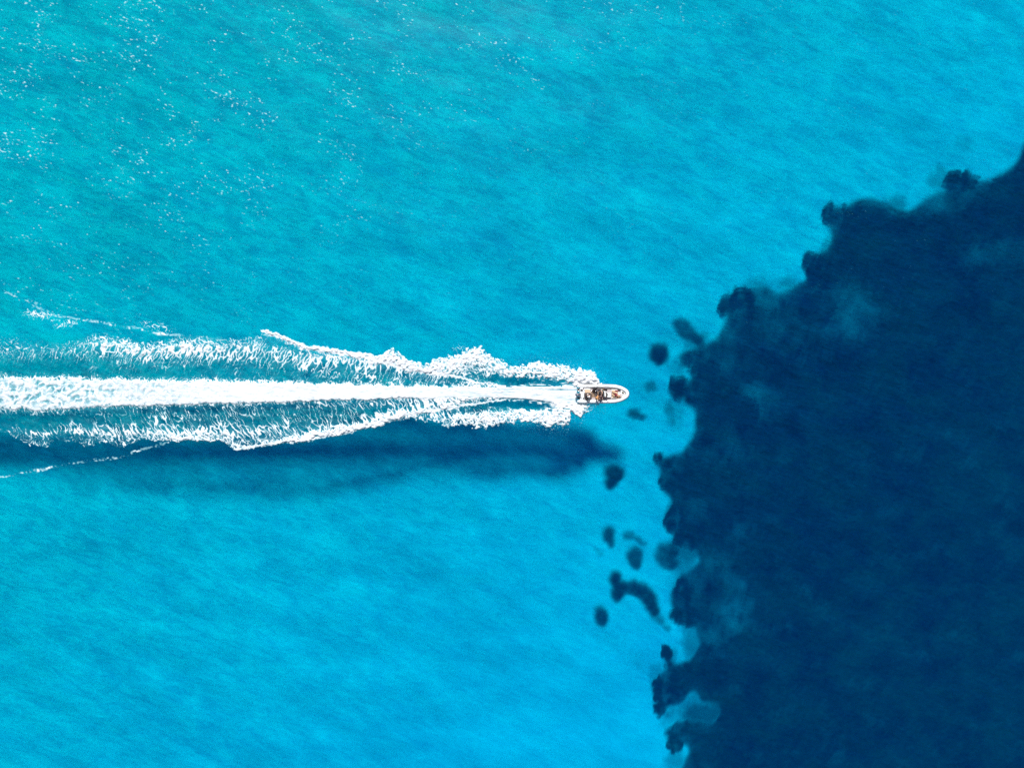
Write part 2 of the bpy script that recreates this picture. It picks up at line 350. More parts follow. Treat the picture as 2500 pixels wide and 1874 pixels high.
Lo = [(-330,1056),(0,1049),(58,1079),(116,1091),(145,1074),(180,1078),(217,1088),(250,1076),(295,1094),(347,1073),(434,1076),(550,1076),(570,1096),(595,1098),(646,1087),(690,1079),(730,1078),(744,1079),(771,1066),(839,1057),(907,1045),(972,1025),(1008,1022),(1036,1024),(1072,1029),(1095,1042),(1126,1031),(1153,1042),(1180,1040),(1207,1041),(1243,1028),(1300,1029),(1346,1043),(1361,1034),(1387,1043),(1394,1010),(1408,1014),(1418,1028),(1426,1010),(1436,998),(1450,991),(1465,989),(1480,986)]
TT = np.linspace(0, 1, 9)
TOP = {-330:[.05,.1,.1,.1,.05,.05,.05,.12,.4], 0:[.2,.38,.42,.3,.28,.22,.12,.2,.5], 60:[.25,.42,.45,.35,.3,.22,.12,.2,.5], 110:[.25,.4,.45,.32,.25,.2,.12,.18,.5], 150:[.25,.42,.6,.42,.28,.2,.15,.2,.5],
 300:[.35,.65,.88,.6,.42,.36,.3,.22,.5], 450:[.35,.6,.85,.78,.52,.4,.25,.25,.5], 600:[.35,.55,.78,.62,.55,.35,.2,.3,.5], 636:[.35,.5,.6,.6,.55,.4,.25,.3,.5], 655:[.98,.25,.35,.55,.6,.45,.3,.3,.5], 750:[1,.5,.68,.72,.65,.48,.3,.32,.55],
 850:[1,.72,.66,.6,.54,.44,.36,.48,.62], 930:[.95,1,.9,.62,.5,.45,.38,.52,.66], 963:[.8,.97,1,.85,.55,.4,.36,.52,.66], 1040:[.85,.97,1,.9,.5,.42,.42,.52,.66],
 1100:[.75,.88,.95,.93,.88,.9,.42,.4,.75], 1160:[.75,.88,.93,.9,.72,.42,.35,.72,.95], 1207:[.75,.92,.96,.92,.72,.45,.12,.45,.95], 1250:[.85,.96,.99,.98,.8,.12,.03,.5,.75],
 1300:[.85,.96,.99,.99,.97,.2,.03,.55,.72], 1361:[.85,.96,1,1,1,.97,.3,.35,.75], 1400:[.8,.95,1,1,1,1,1,.8,.9], 1412:[.85]+[1]*8, 1440:[.95]+[1]*8, 1480:[.95]+[1]*8}
BOT = {-330:[.15,.2,.15,.15,.12,.1,.1,.12,.35], 0:[.45,.4,.2,.18,.16,.16,.16,.2,.5], 58:[.5,.35,.55,.5,.22,.2,.2,.15,.35], 116:[.55,.5,.38,.55,.32,.25,.15,.15,.4], 150:[.2,.25,.3,.62,.28,.25,.2,.15,.4],
 217:[.5,.5,.6,.72,.42,.32,.27,.27,.5], 295:[.5,.45,.6,.8,.42,.36,.32,.32,.5], 347:[.38,.62,.8,.55,.42,.36,.32,.36,.5], 434:[.92,.88,.62,.48,.42,.4,.36,.4,.5],
 550:[.85,.8,.85,.62,.46,.4,.36,.36,.5], 585:[.72,.55,.55,.8,.55,.4,.36,.36,.5], 690:[.9,.65,.5,.55,.42,.36,.32,.36,.52], 744:[1,.95,.6,.42,.38,.34,.32,.42,.55],
 839:[1,1,.72,.48,.42,.42,.38,.46,.6], 907:[1,1,.9,.6,.36,.28,.46,.55,.62], 972:[.5,.95,1,.92,.6,.42,.52,.55,.65], 1036:[.5,.55,.5,.93,1,.85,.7,.72,.82],
 1095:[.72,.75,.8,.62,.3,.92,1,.88,.92], 1153:[.82,.86,.92,.88,.66,.3,.28,.95,1], 1207:[.86,.92,.95,.92,.74,.42,.1,.12,1], 1243:[.86,.96,.99,.97,.62,.1,.04,.08,.6],
 1290:[.86,.97,1,1,.78,.08,.06,.18,.5], 1337:[.8,.92,.97,1,1,.92,.2,.4,.85], 1364:[.8,.95,1,1,1,1,.85,.85,.95], 1387:[.75,.88,.96,1,1,1,1,1,1], 1418:[.65,.8,.94,1,1,1,1,1,1], 1440:[.5,.6,.62,.6,.55,.5,.5,.5,.5], 1466:[.3,.4,.4,.4,.4,.4,.4,.4,.4],1480:[0]*9}
def table(tab, x, t):
    kx = np.array(sorted(tab)); A = np.array([tab[k] for k in kx])
    col = np.stack([np.interp(xs, kx, A[:, i]) for i in range(9)], 1)      # per column of xs
    xi = np.clip((x - xs[0]) / fs, 0, len(xs) - 1.001); x0 = xi.astype(int)
    ti = np.clip(t, 0, 1) * 7.999; t0 = ti.astype(int); f = ti - t0
    return col[x0, t0] * (1 - f) + col[x0, t0 + 1] * f
u = curve(U, jx); c1 = curve(C1, FX) + (5 * perlin(FX / 17, FX * 0 + 1.5, 206) + 2.5 * perlin(FX / 5, FX * 0 + 2.5, 208)) * sstep(1350, 1000, FX); c2 = curve(C2, FX) + (5 * perlin(FX / 17, FX * 0 + 7.5, 209) + 2.5 * perlin(FX / 5, FX * 0 + 8.5, 210)) * sstep(1350, 1000, FX); lo = curve(Lo, jx)
tt = (jy - u) / (c1 - u); tb = (lo - jy) / (lo - c2)
cov = np.where(FY < c1, table(TOP, FX, tt) * (tt > 0), 0)
cov = np.where(FY > c2, table(BOT, FX, tb) * (tb > 0), cov)
hw = (c2 - c1) / 2; mid = (c1 + c2) / 2
core = (FY >= c1) & (FY <= c2)
edgef = 1 - np.abs(FY - mid) / hw
corecov = .80 + .4 * np.clip(edgef * 3, 0, 1)
corecov = np.where(FX > 1220, corecov - .42 * np.exp(-((FY - 950.5 - (1400 - FX) * .012) / 4.0) ** 2) * sstep(1220, 1330, FX) - .30 * np.exp(-((FY - 966) / 1.6) ** 2) * np.exp(-((FX - 1330) / 32) ** 2), corecov)
cov = np.where(core, corecov, cov)
# light fringe of flecks outside the edges
dt = np.where(FY < c1, u - jy, jy - lo)
fr = np.where((FX > 100) & (dt > 0), .16 * np.exp(-dt / 9) * (perlin(FX / 18, FY / 18, 207) > .05), 0)
cov = np.maximum(cov, fr)
cov = cov * (FX < 1474)
cov = np.where((FX > 1400) & (FY < c1) & (tt > .35), 1.3, cov) * (FX < 1474)
# patchiness
cov = np.where(core | (cov > .9), cov, cov * (cov / .9) ** .6)
cd = np.where(FY < c1, c1 - FY, FY - c2); cov = np.where((cd > 0) & (FX < 1180), np.maximum(cov, .62 * np.exp(-cd / 8)), cov)
clump = fbm(FX / 34, FY / 20, 211, 3)
cov = np.where(core, cov, cov + .34 * clump * np.clip(cov * 3, 0, 1) * np.clip((1.12 - cov) * 3, .15, 1))

# textures
w1 = perlin(FX / 14, FY / 14, 221); w2 = perlin(FX / 14 + 40, FY / 14, 222)
curl = np.minimum(np.abs(perlin((FX + 11 * w1) / 13, (FY + 11 * w2) / 11.5, 223)) * 1.15, np.abs(perlin((FX + 7 * w2) / 7.5, (FY + 7 * w1) / 7.0, 224)) + .05)
curl = np.minimum(curl, np.abs(perlin((FX + 4 * w1) / 4.4, (FY + 4 * w2) / 4.2, 226)) * 1.3 + .10 + .12 * perlin(FX / 25, FY / 25, 227))
curl = uniform(curl + .05 * fbm(FX / 4, FY / 4, 225, 2))
def fil(lean, seed):
    uu = FX + lean * FY + 6 * perlin(FX / 22, FY / 15, seed) + 3.2 * perlin(FX / 7, FY / 7, seed + 1)
    a = np.abs(perlin(uu / 10.5, FY / 46, seed + 2)); b = np.abs(perlin(uu / 17 + 3, FY / 26, seed + 3)) * 1.1
    return uniform(np.minimum(a, b + .03) + .10 * np.abs(fbm(FX / 5, FY / 5, seed + 4, 2)))
ftop = fil(.42, 231); fbot = fil(-.45, 241)
vv = FY + 2.2 * perlin(FX / 60, FY / 10, 251)
strk = uniform(np.abs(perlin(FX / 75, vv / 3.6, 252)) + .5 * np.abs(perlin(FX / 20, vv / 2.6, 253)))
fil_t = np.where(FY < mid, ftop, fbot)
wf = sstep(1180, 1060, FX) * np.where(FY < c1, sstep(.12, .3, tt) * sstep(1.0, .82, tt), sstep(.1, .3, tb) * sstep(1.0, .85, tb))
ws = sstep(1180, 1290, FX) * np.where(FY < c1, sstep(.55, .8, tt), sstep(.45, .8, tb))
ws = np.where(core, sstep(900, 1200, FX) * .85, ws)
n = curl * (1 - wf) + fil_t * wf
n = n * (1 - ws) + strk * ws
n = uniform(n) * .94 + .03
a = np.clip((cov - n) / (.13 + .14 * sstep(-.2, .3, perlin(FX / 40, FY / 24, 265))), 0, 1)
a = np.where(core, np.clip((cov - n * .9) / .22, 0, 1), a)
a = np.maximum(a, np.where(core, 0, .30 * np.clip(cov * 1.3, 0, 1) * sstep(-.35, .35, fbm(FX / 20, FY / 14, 266, 3))))   # aerated water between the threads
# bubbles rings with clearer holes in the old wash at the left
rw = perlin(FX / 30, FY / 30, 261)
ring = perlin((FX + 12 * rw + .3 * (FY - mid)) / 13, (FY + 8 * w1) / 12, 262)
hole = sstep(.12, .38, ring) * sstep(520, 40, FX) * sstep(.05, .5, edgef) * core
a = a * (1 - .55 * hole)
lace = np.abs(perlin((FX + 8 * w1) / 10, (FY + 8 * w2) / 8, 263)) < .035
a = np.where(core & lace, np.maximum(a - .30 * sstep(800, 100, FX), 0), a)

cell = sstep(.10, .30, np.abs(perlin((FX + 12 * w1 + .4 * (FY - mid)) / 15, (FY + 9 * w2) / 13, 264)) + .05 * perlin(FX / 4, FY / 4, 267))
fade = sstep(620, 60, FX) * sstep(0, .45, edgef)
a = np.where(core, a * (1 - .52 * cell * fade * (.4 + .9 * sstep(-.2, .4, perlin(FX / 45, FY / 20, 268)))), a)
a = np.where(core, a * (1 - .12 * sstep(.55, 1, uniform(perlin((FX + 10 * w1) / 26, (FY + 6 * w2) / 5, 269)))), a)
a = np.where(core, a * (1 - .22 * sstep(.6, 1, strk) * sstep(850, 1150, FX)), a)
# the two bright inner lines of the V
def vline(pts, wid):
    global a
    pts = sorted(pts); yy = curve(pts, FX); w = curve(wid, FX) * (1 + .5 * perlin(FX / 16, FX * 0 + pts[0][1], 291))
    d = np.abs(FY + 3.5 * perlin(FX / 12, FY / 12, 292) + 4.5 * perlin(FX / 6, FY / 7, 294) + 3 * perlin(FX / 45, FX * 0 + .5, 295) - yy) / np.maximum(w, .8)
    a = np.maximum(a, sstep(1.25, .7, d) * ((FX > pts[0][0]) & (FX < pts[-1][0])) * (.75 + .25 * sstep(-.3, .1, perlin(FX / 9, FY / 5, 293))))
vline([(1236,945),(1207,941),(1150,929),(1099,917),(1045,907),(1000,898),(963,889),(934,882),(880,868),(825,858),(798,854),(744,846),(720,836),(690,824),(652,811),(636,806)], [(636,1.5),(652,5),(740,5.5),(850,6.5),(940,8.5),(1040,8),(1110,3.4),(1236,2)])
vline([(570,1096),(646,1085),(690,1078),(744,1074),(800,1061),(839,1054),(900,1040),(954,1021),(1008,1009),(1081,999),(1171,983),(1243,973),(1290,968)], [(570,2.5),(744,4.5),(860,5.5),(960,5),(1100,3.5),(1290,1.6)])
# thin crests that run on from the arms
def stroke(pts, w):
    global a
    yy = curve(pts, FX); ins = (FX > pts[0][0]) & (FX < pts[-1][0])
    ww = w * (.35 + 1.6 * np.clip(perlin(FX / 26, FX * 0 + 3.3, 271) + .15, 0, 1)) + 1.2
    d = np.abs(jy * .45 + FY * .55 - yy) / ww
    br = perlin(FX / 6.5, FY / 5.5, 273) + .9 * perlin(FX / 34, FY / 40, 274)
    v = sstep(1.15, .5, d) * sstep(-.18, .30, br) * ins
    a = np.maximum(a, v * (.45 + .55 * sstep(-.1, .35, perlin(FX / 14, FY / 9, 275))))
stroke([(10,712),(40,722),(70,735),(96,752),(136,770),(175,775),(209,780),(272,791),(300,798),(333,800),(372,812),(405,817),(449,818)], 3.6)
stroke([(60,733),(100,742)], 2.2)
stroke([(67,1152),(116,1143),(160,1134),(203,1126),(250,1121),(290,1116),(333,1101),(380,1088),(414,1080)], 4.2)
stroke([(-330,1262),(-200,1215),(0,1165),(67,1152)], 2.2)
# frothy knot above the crest at the far left
kn = np.exp(-blob(FX, FY, 98, 768, 34, 11, 8) ** 2) + .8 * np.exp(-blob(FX, FY, 165, 790, 26, 8, -10) ** 2) + .55 * np.exp(-blob(FX, FY, 385, 798, 42, 10, 15) ** 2) + .35 * np.exp(-blob(FX, FY, 1120, 852, 16, 12) ** 2)+ .3 * np.exp(-blob(FX, FY, 20, 850, 60, 28) ** 2)
a = np.maximum(a, np.clip((kn * .55 - curl) / .12, 0, 1))
skirt = sstep(1402, 1412, FX) * sstep(1470, 1452, FX) * (FY > 983) * sstep(1006 - (FX - 1405) * .16, 992 - (FX - 1405) * .10, FY + 6 * perlin(FX / 9, FY / 9, 296))
a = np.maximum(a, skirt * (.30 + .35 * sstep(.0, .4, perlin(FX / 5, FY / 4, 297))))
spk = sstep(.22, .42, perlin(FX / 3.2, FY / 3.2, 298)) * sstep(1180, 1350, FX) * np.where(FY < c1, np.exp(-np.abs(FY - curve(U, FX)) / 10), np.exp(-np.abs(FY - curve(Lo, FX)) / 10)) * (FX < 1480)
a = np.maximum(a, .8 * spk)
a = np.where((FX > 1408) & (FY > 941) & (FY < 984), 0, a)        # the boat floats here
a = a.astype(np.float32)
WX = (FX - 1250) / PXM; WY = (937 - FY) / PXM
rough = fbm(FX / 7, FY / 7, 281, 3)
thick = sstep(.5, 1.0, cov)
ab = blur(a, 2)
fz = wave(WX, WY) + .05 + ab * (.04 + .05 * rough) + thick * ab * (.18 + .75 * rough * np.where(core, .05, .5))
spray = sstep(1330, 1440, FX) * np.where(FY < c1, sstep(0, .3, tt) * sstep(1, .55, tt), np.where(FY > c2, sstep(0, .3, tb) * sstep(1, .6, tb), 0))
fz = fz + .45 * spray * a
def keepcells(a, th): return np.maximum(np.maximum(a[:-1, :-1], a[1:, 1:]), np.maximum(a[1:, :-1], a[:-1, 1:])) > th
wf_o = mesh_obj('wake_foam', grid_mesh('wake_foam', WX, WY, fz, keepcells(a, .02), a), M_FOAM)
tag(wf_o, 'white churned foam trail spreading behind the speeding boat', 'wake foam', kind='stuff')

# ------------------------------------------------------------------ teal bubble sheet under the wake, added to widen and soften its bottom shadow
m, N, L = new_mat('bubbly_water')
out = N.new('ShaderNodeOutputMaterial'); d = N.new('ShaderNodeBsdfDiffuse'); t = N.new('ShaderNodeBsdfTransparent')
bn = mapped(N, L, N.new('ShaderNodeNewGeometry').outputs['Position'], 0, .5, 1, .8, 4, .6, .5)
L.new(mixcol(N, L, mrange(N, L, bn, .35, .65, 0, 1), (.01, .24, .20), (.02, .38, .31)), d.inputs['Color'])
at = N.new('ShaderNodeAttribute'); at.attribute_name = 'cover'
mx = N.new('ShaderNodeMixShader'); L.new(at.outputs['Fac'], mx.inputs[0]); L.new(t.outputs[0], mx.inputs[1]); L.new(d.outputs[0], mx.inputs[2]); L.new(mx.outputs[0], out.inputs[0])
bx = np.arange(-330, 1500, 4.0); by = np.arange(770, 1130, 4.0); BXg, BYg = np.meshgrid(bx, by)
ub = curve(U, BXg); lb = curve(Lo, BXg); cbm = (ub + lb) / 2; hb = (lb - ub) / 2
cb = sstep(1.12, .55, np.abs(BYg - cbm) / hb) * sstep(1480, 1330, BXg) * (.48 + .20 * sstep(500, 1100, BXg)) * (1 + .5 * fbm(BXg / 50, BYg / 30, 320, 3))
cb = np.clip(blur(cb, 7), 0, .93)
bo = mesh_obj('bubble_shade_sheet', grid_mesh('bubble_shade_sheet', (BXg - 1250) / PXM, (937 - BYg) / PXM, -1.1 + .25 * fbm(BXg / 30, BYg / 20, 321, 2), cb[:-1, :-1] > .01, cb), m)
tag(bo, 'murky teal sheet of bubbles added under the wake foam to broaden its shadow', 'bubbles', kind='stuff')

# ------------------------------------------------------------------ whitecap flecks over the open sea; white bits also imitate sun glints
ws_ = 1.3
x2 = np.arange(-120, 2620, ws_); y2 = np.arange(-90, 1960, ws_)
GX, GY = np.meshgrid(x2.astype(np.float32), y2.astype(np.float32))
nw = np.clip(1.12 - GX / 1500 * .8 - GY / 900 * .75, 0, 1) ** 1.3
up = np.clip(1 - GY / 1100, 0, 1) * np.clip(1.25 - GX / 2500 * .9, 0, 1)
wgt = .95 * nw + .28 * up + .014
cr, sr = math.cos(R(17)), math.sin(R(17))
gu = GX * cr + GY * sr; gv = -GX * sr + GY * cr + 10 * perlin(GX / 90, GY / 90, 300)
chain = np.abs(perlin(gu / 110, gv / 30, 301)); chain2 = np.abs(perlin(gu / 60 + 7, gv / 22, 302))
ch = np.exp(-(np.minimum(chain, chain2 + .02) / .06) ** 2)
patch = sstep(-.12, .3, fbm(GX / 130, GY / 80, 303, 2))
fl = uniform(perlin((GX * cr + GY * sr) / 7.5, (-GX * sr + GY * cr) / 3.4, 304) + .45 * perlin(GX / 3.0, GY / 2.3, 305))
cv = np.minimum(wgt * (.004 + .46 * ch * (.06 + patch) + .006 * patch), .30)
fa = np.clip((cv - fl) / np.maximum(.03, cv * .45), 0, 1)
wisp = sstep(.72, .98, 1 - 9 * np.abs(perlin((GX * cr + GY * sr) / 22, (-GX * sr + GY * cr) / 6.5, 309)) - .5 * np.abs(perlin(GX / 6, GY / 4, 310))) * sstep(.35, .9, ch) * sstep(-.15, .2, fbm(GX / 60, GY / 40, 311, 2)) * np.clip(wgt * 1.6, 0, .8)
fa = fa * (.10 + .62 * sstep(-.2, .25, perlin(GX / 11, GY / 11, 307)) * sstep(.0, .55, wgt))
fa = np.maximum(fa, .34 * wisp)
# clear of the wake
uu2 = np.interp(GX, [p[0] for p in U], [p[1] for p in U]); ll2 = np.interp(GX, [p[0] for p in Lo], [p[1] for p in Lo])
fa = np.where((GX < 1545) & (GY > uu2 - 6) & (GY < ll2 + 8), 0, fa).astype(np.float32)
OX = (GX - 1250) / PXM; OY = (937 - GY) / PXM
wc = mesh_obj('whitecap_glint_flecks', grid_mesh('whitecap_glint_flecks', OX, OY, wave(OX, OY) + .05 + .06 * fa, keepcells(fa, .04), fa), M_FOAM)
tag(wc, 'scattered white flecks of breaking wavelets and imitated sun glints on open turquoise sea', 'foam flecks', kind='stuff')

# ================================================================== boat
BX, BY = 13.84, -1.5
M_TUBE = simple('white_tube_rubber', (.82, .82, .80), .45, .03, 3)
M_GEL = simple('white_gelcoat', (.80, .80, .78), .25, .03, 2, coat=.5)
M_DECK = simple('grey_deck_mat', (.42, .36, .36), .8, .14, 9, .002)
M_TEAK = simple('teak_brown_deck', (.30, .20, .13), .7, .2, 12, .002)
M_TAN = simple('tan_upholstery', (.62, .43, .27), .6, .12, 7, .004)
M_DBROWN = simple('dark_brown_upholstery', (.055, .035, .030), .55, .25, 8, .004)
M_BLACK = simple('black_plastic', (.022, .022, .026), .35, .2, 5)
M_ENG = simple('slate_engine_paint', (.10, .105, .125), .25, .15, 5, coat=.5)
M_STEEL = simple('stainless_steel', (.75, .75, .76), .22, .04, 5, metal=1.0)
M_GREY = simple('dark_grey_pad', (.075, .07, .072), .75, .2, 9, .003)
M_CHROME = simple('light_grey_alloy', (.45, .45, .50), .35, .1, 5, metal=.6)
M_ROPE = simple('brown_rope', (.20, .11, .055), .8, .3, 40)
m_g, N_, L_ = new_mat('tinted_windscreen')
o_ = N_.new('ShaderNodeOutputMaterial'); p_ = N_.new('ShaderNodeBsdfPrincipled'); L_.new(p_.outputs[0], o_.inputs[0])
n_ = node(N_, 'ShaderNodeTexNoise', Scale=3.0); c_ = mixcol(N_, L_, n_.outputs[0], (.35, .42, .45), (.42, .48, .5)); L_.new(c_, p_.inputs['Base Color'])
p_.inputs['Transmission Weight'].default_value = .85; p_.inputs['Roughness'].default_value = .05
M_GLASS = m_g

def bm_new(): return bmesh.new()
def put(name, bm, mat, parent, bevel=0.0, smooth=True, sub=0):
    me = bpy.data.meshes.new(name)
    bmesh.ops.recalc_face_normals(bm, faces=bm.faces); bm.to_mesh(me); bm.free()
    if smooth: me.polygons.foreach_set('use_smooth', [True] * len(me.polygons))
    o = mesh_obj(name, me, mat, parent)
    if bevel:
        b = o.modifiers.new('bevel', 'BEVEL'); b.width = bevel; b.segments = 2; b.limit_method = 'ANGLE'; b.angle_limit = R(40)
    if sub:
        s = o.modifiers.new('sub', 'SUBSURF'); s.levels = s.render_levels = sub
    return o
def box(bm, c, s, rz=0.0, top=1.0, ry=0.0):
    v = bmesh.ops.create_cube(bm, size=1)['verts']
    M = Matrix.Translation(c) @ Matrix.Rotation(rz, 4, 'Z') @ Matrix.Rotation(ry, 4, 'Y')
    for w in v:
        k = top if w.co.z > 0 else 1.0
        w.co = M @ Vector((w.co.x * s[0] * k, w.co.y * s[1] * k, w.co.z * s[2]))
def loft(bm, rings, close=True, caps=True):
    rows = [[bm.verts.new(p) for p in r] for r in rings]
    n = len(rows[0])
    for a, b in zip(rows, rows[1:]):
        for i in range(n if close else n - 1):
            j = (i + 1) % n; bm.faces.new((a[i], a[j], b[j], b[i]))
    if caps: bm.faces.new(rows[0][::-1]); bm.faces.new(rows[-1])
def tube(bm, pts, rad, n=10, caps=True, flat=1.0):
    pts = [Vector(p) for p in pts]; rad = rad if isinstance(rad, (list, tuple)) else [rad] * len(pts)
    rings = []; up = Vector((0, 0, 1))
    for i, p in enumerate(pts):
        t = (pts[min(i + 1, len(pts) - 1)] - pts[max(i - 1, 0)]).normalized()
        a = t.cross(up if abs(t.z) < .95 else Vector((1, 0, 0))).normalized(); b = a.cross(t).normalized()
        rings.append([p + (a * math.cos(k * 2 * math.pi / n) + b * math.sin(k * 2 * math.pi / n) * flat) * rad[i] for k in range(n)])
    loft(bm, rings, caps=caps)
def capsule(bm, p0, p1, r0, r1, n=10):
    p0 = Vector(p0); p1 = Vector(p1); d = (p1 - p0); d = d.normalized() if d.length > 1e-6 else Vector((0, 0, 1))
    tube(bm, [p0 - d * r0 * .92, p0 - d * r0 * .6, p0, p1, p1 + d * r1 * .6, p1 + d * r1 * .92], [r0 * .35, r0 * .8, r0, r1, r1 * .8, r1 * .35], n)
def ball(bm, c, r, s=(1, 1, 1), seg=12):
    v = bmesh.ops.create_uvsphere(bm, u_segments=seg, v_segments=seg // 2 + 2, radius=r)['verts']
    for w in v: w.co = Vector((w.co.x * s[0], w.co.y * s[1], w.co.z * s[2])) + Vector(c)

boat = bpy.data.objects.new('motorboat', None); COL.objects.link(boat); boat.location = (BX, BY, 0)
tag(boat, 'white inflatable speedboat racing right with people aboard and foam wake behind', 'boat')

# inflatable collar: one U-shaped tube, pointed at the bow
def half(x):                                       # outer half width of the boat at x
    return np.interp(x, [-3.9, -2, 0, 1.0, 1.9, 2.6, 3.1, 3.5, 3.75, 3.9], [1.40, 1.43, 1.44, 1.43, 1.37, 1.22, 1.01, .78, .56, .0])
path = []
for x in (-3.93, -3.6, -3.0, -2.2, -1.4, -.6, .2, .8, 1.3, 1.8, 2.2, 2.6, 2.9, 3.15, 3.35, 3.5, 3.6):
    path.append((x, float(half(x + .18 * max(0, x - 1.5) / 2)) - .26))
pts = [(x, y, .52 + .05 * max(0, x) + .02 * max(0, x) ** 2) for x, y in path]
full = pts + [(3.63, 0, .52 + .18 + .26)] + [(x, -y, z) for x, y, z in reversed(pts)]
rad = [.15, .25] + [.265] * (len(pts) - 2); rad = rad + [.25] + rad[::-1]
bm = bm_new(); tube(bm, full, rad, 16); col = put('inflatable_collar', bm, M_TUBE, boat)
bm = bm_new()                                       # rubbing strake along the outside
k = []
for i, (x, y, z) in enumerate(full):
    t = Vector(full[min(i + 1, len(full) - 1)]) - Vector(full[max(i - 1, 0)]); nrm = Vector((0, 0, 1)).cross(t).normalized()
    k.append(Vector((x, y, z)) + nrm * (rad[i] + .004) * (-1 if (Vector((x, y, 0)) - Vector((0, 0, 0))).dot(nrm) < 0 else 1))
tube(bm, k, .028, 6); put('rubbing_strake', bm, M_GREY, col)
for s in (1, -1):
    for x in (-2.4, -.9, .7):
        y = s * (float(half(x)) - .26); bm = bm_new()
        tube(bm, [(x - .16, y, .79), (x - .12, y, .86), (x + .12, y, .86), (x + .16, y, .79)], .014, 6)
        put('grab_handle', bm, M_GREY, col)
# rigid hull
bm = bm_new(); rings = []
for x, w, kz in ((-3.55, .98, -.30), (-2, 1.02, -.34), (0, 1.02, -.36), (1.5, .95, -.28), (2.4, .78, -.10), (3.0, .5, .16), (3.45, .10, .5)):
    rings.append([(x, -w, .45), (x, -w * .95, .12 if kz < 0 else kz + .12), (x, 0, kz), (x, w * .95, .12 if kz < 0 else kz + .12), (x, w, .45)])
loft(bm, rings); put('hull', bm, M_GEL, boat)
# deck
def slab(name, outline, z0, z1, mat, parent, bevel=.02):
    bm = bm_new(); loft(bm, [[(x, y, z0) for x, y in outline], [(x, y, z1) for x, y in outline]]); return put(name, bm, mat, parent, bevel, False)
slab('deck', [(-3.2, -.95), (1.9, -.93), (2.5, -.72), (2.9, -.45), (2.9, .45), (2.5, .72), (1.9, .93), (-3.2, .95)], .44, .465, M_DECK, boat, 0)
slab('deck_mat', [(-1.95, -.55), (-.15, -.55), (-.15, .5), (-1.95, .5)], .469, .478, M_TEAK, boat, 0)
slab('transom', [(-3.5, -.93), (-3.1, -.93), (-3.1, .93), (-3.5, .93)], .2, .74, M_GEL, boat, .04)
slab('transom_well', [(-3.09, -.60), (-2.95, -.60), (-2.95, .60), (-3.09, .60)], .2, .86, M_GEL, boat, .03)
for y in (.62, -.62):
    o = slab('swim_step', [(-3.95, y - .19), (-3.51, y - .19), (-3.51, y + .19), (-3.95, y + .19)], .28, .34, M_GEL, boat, .02)
    slab('step_pad', [(-3.92, y - .16), (-3.53, y - .16), (-3.53, y + .16), (-3.92, y + .16)], .344, .36, M_GREY, o, 0)
slab('transom_pad', [(-3.47, .36), (-3.12, .36), (-3.12, .72), (-3.47, .72)], .744, .76, M_GREY, boat, 0)
# bow deck, locker, roller, anchor rope
slab('bow_deck', [(2.62, -.62), (3.0, -.42), (3.5, -.05), (3.5, .05), (3.0, .42), (2.62, .62)], .66, .86, M_GEL, boat, .04)
bl = slab('bow_locker', [(2.24, -.30), (2.6, -.34), (2.6, .26), (2.24, .24)], .47, .93, M_GEL, boat, .04)
bm = bm_new(); ball(bm, (2.95, -.10, .90), .055, (1, 1, .6)); tube(bm, [(2.88, -.2, .9), (2.95, -.1, .94), (3.02, 0, .9)], .02, 6); put('cleat', bm, M_BLACK, boat)
bm = bm_new(); tube(bm, [(3.15, -.06, .89), (3.28, .04, .90), (3.4, .12, .88), (3.52, .2, .82)], .02, 6); put('anchor_rope', bm, M_ROPE, boat)
# aft bench: tan cushion to port, white surround, dark curved seat to starboard
bs = slab('aft_bench', [(-2.93, -.90), (-1.9, -.90), (-1.9, .72), (-2.05, .80), (-2.93, .80)], .47, .78, M_GEL, boat, .05)
slab('tan_cushion', [(-2.83, .16), (-1.93, .13), (-2.03, .66), (-2.8, .68)], .783, .86, M_TAN, bs, .03)
slab('dark_cushion', [(-2.9, -.62), (-2.72, -.9), (-2.35, -1.02), (-1.8, -.75), (-1.75, -.1), (-2.0, .1), (-2.88, .1)], .785, .85, M_DBROWN, bs, .03)
bm = bm_new(); tube(bm, [(-2.9, .72, .8), (-2.9, .72, 1.0), (-2.9, -.8, 1.0), (-2.9, -.8, .8)], .018, 8); put('seat_rail', bm, M_STEEL, bs)
bm = bm_new(); tube(bm, [(-2.0, .70, .8), (-1.92, .68, 1.05), (-1.62, .08, 1.05), (-1.6, .02, .5)], .02, 8); put('side_rail', bm, M_STEEL, boat)
# helm seat with backrest frame
hs = slab('helm_seat', [(-1.22, -.42), (-.92, -.42), (-.92, .56), (-1.22, .56)], .47, 1.0, M_GEL, boat, .04)
slab('seat_cushion', [(-1.22, -.02), (-.9, -.02), (-.9, .44), (-1.22, .44)], 1.003, 1.09, M_DBROWN, hs, .03)
slab('seat_cushion', [(-1.22, -.42), (-.9, -.42), (-.9, -.06), (-1.22, -.06)], 1.003, 1.09, M_DBROWN, hs, .03)
bm = bm_new(); tube(bm, [(-1.3, .46, 1.0), (-1.3, .46, 1.38), (-.82, .46, 1.42), (-.78, .40, 1.42), (-.78, -.52, 1.42), (-.84, -.56, 1.2), (-.84, -.56, .6)], .022, 8); put('backrest_frame', bm, M_STEEL, hs)
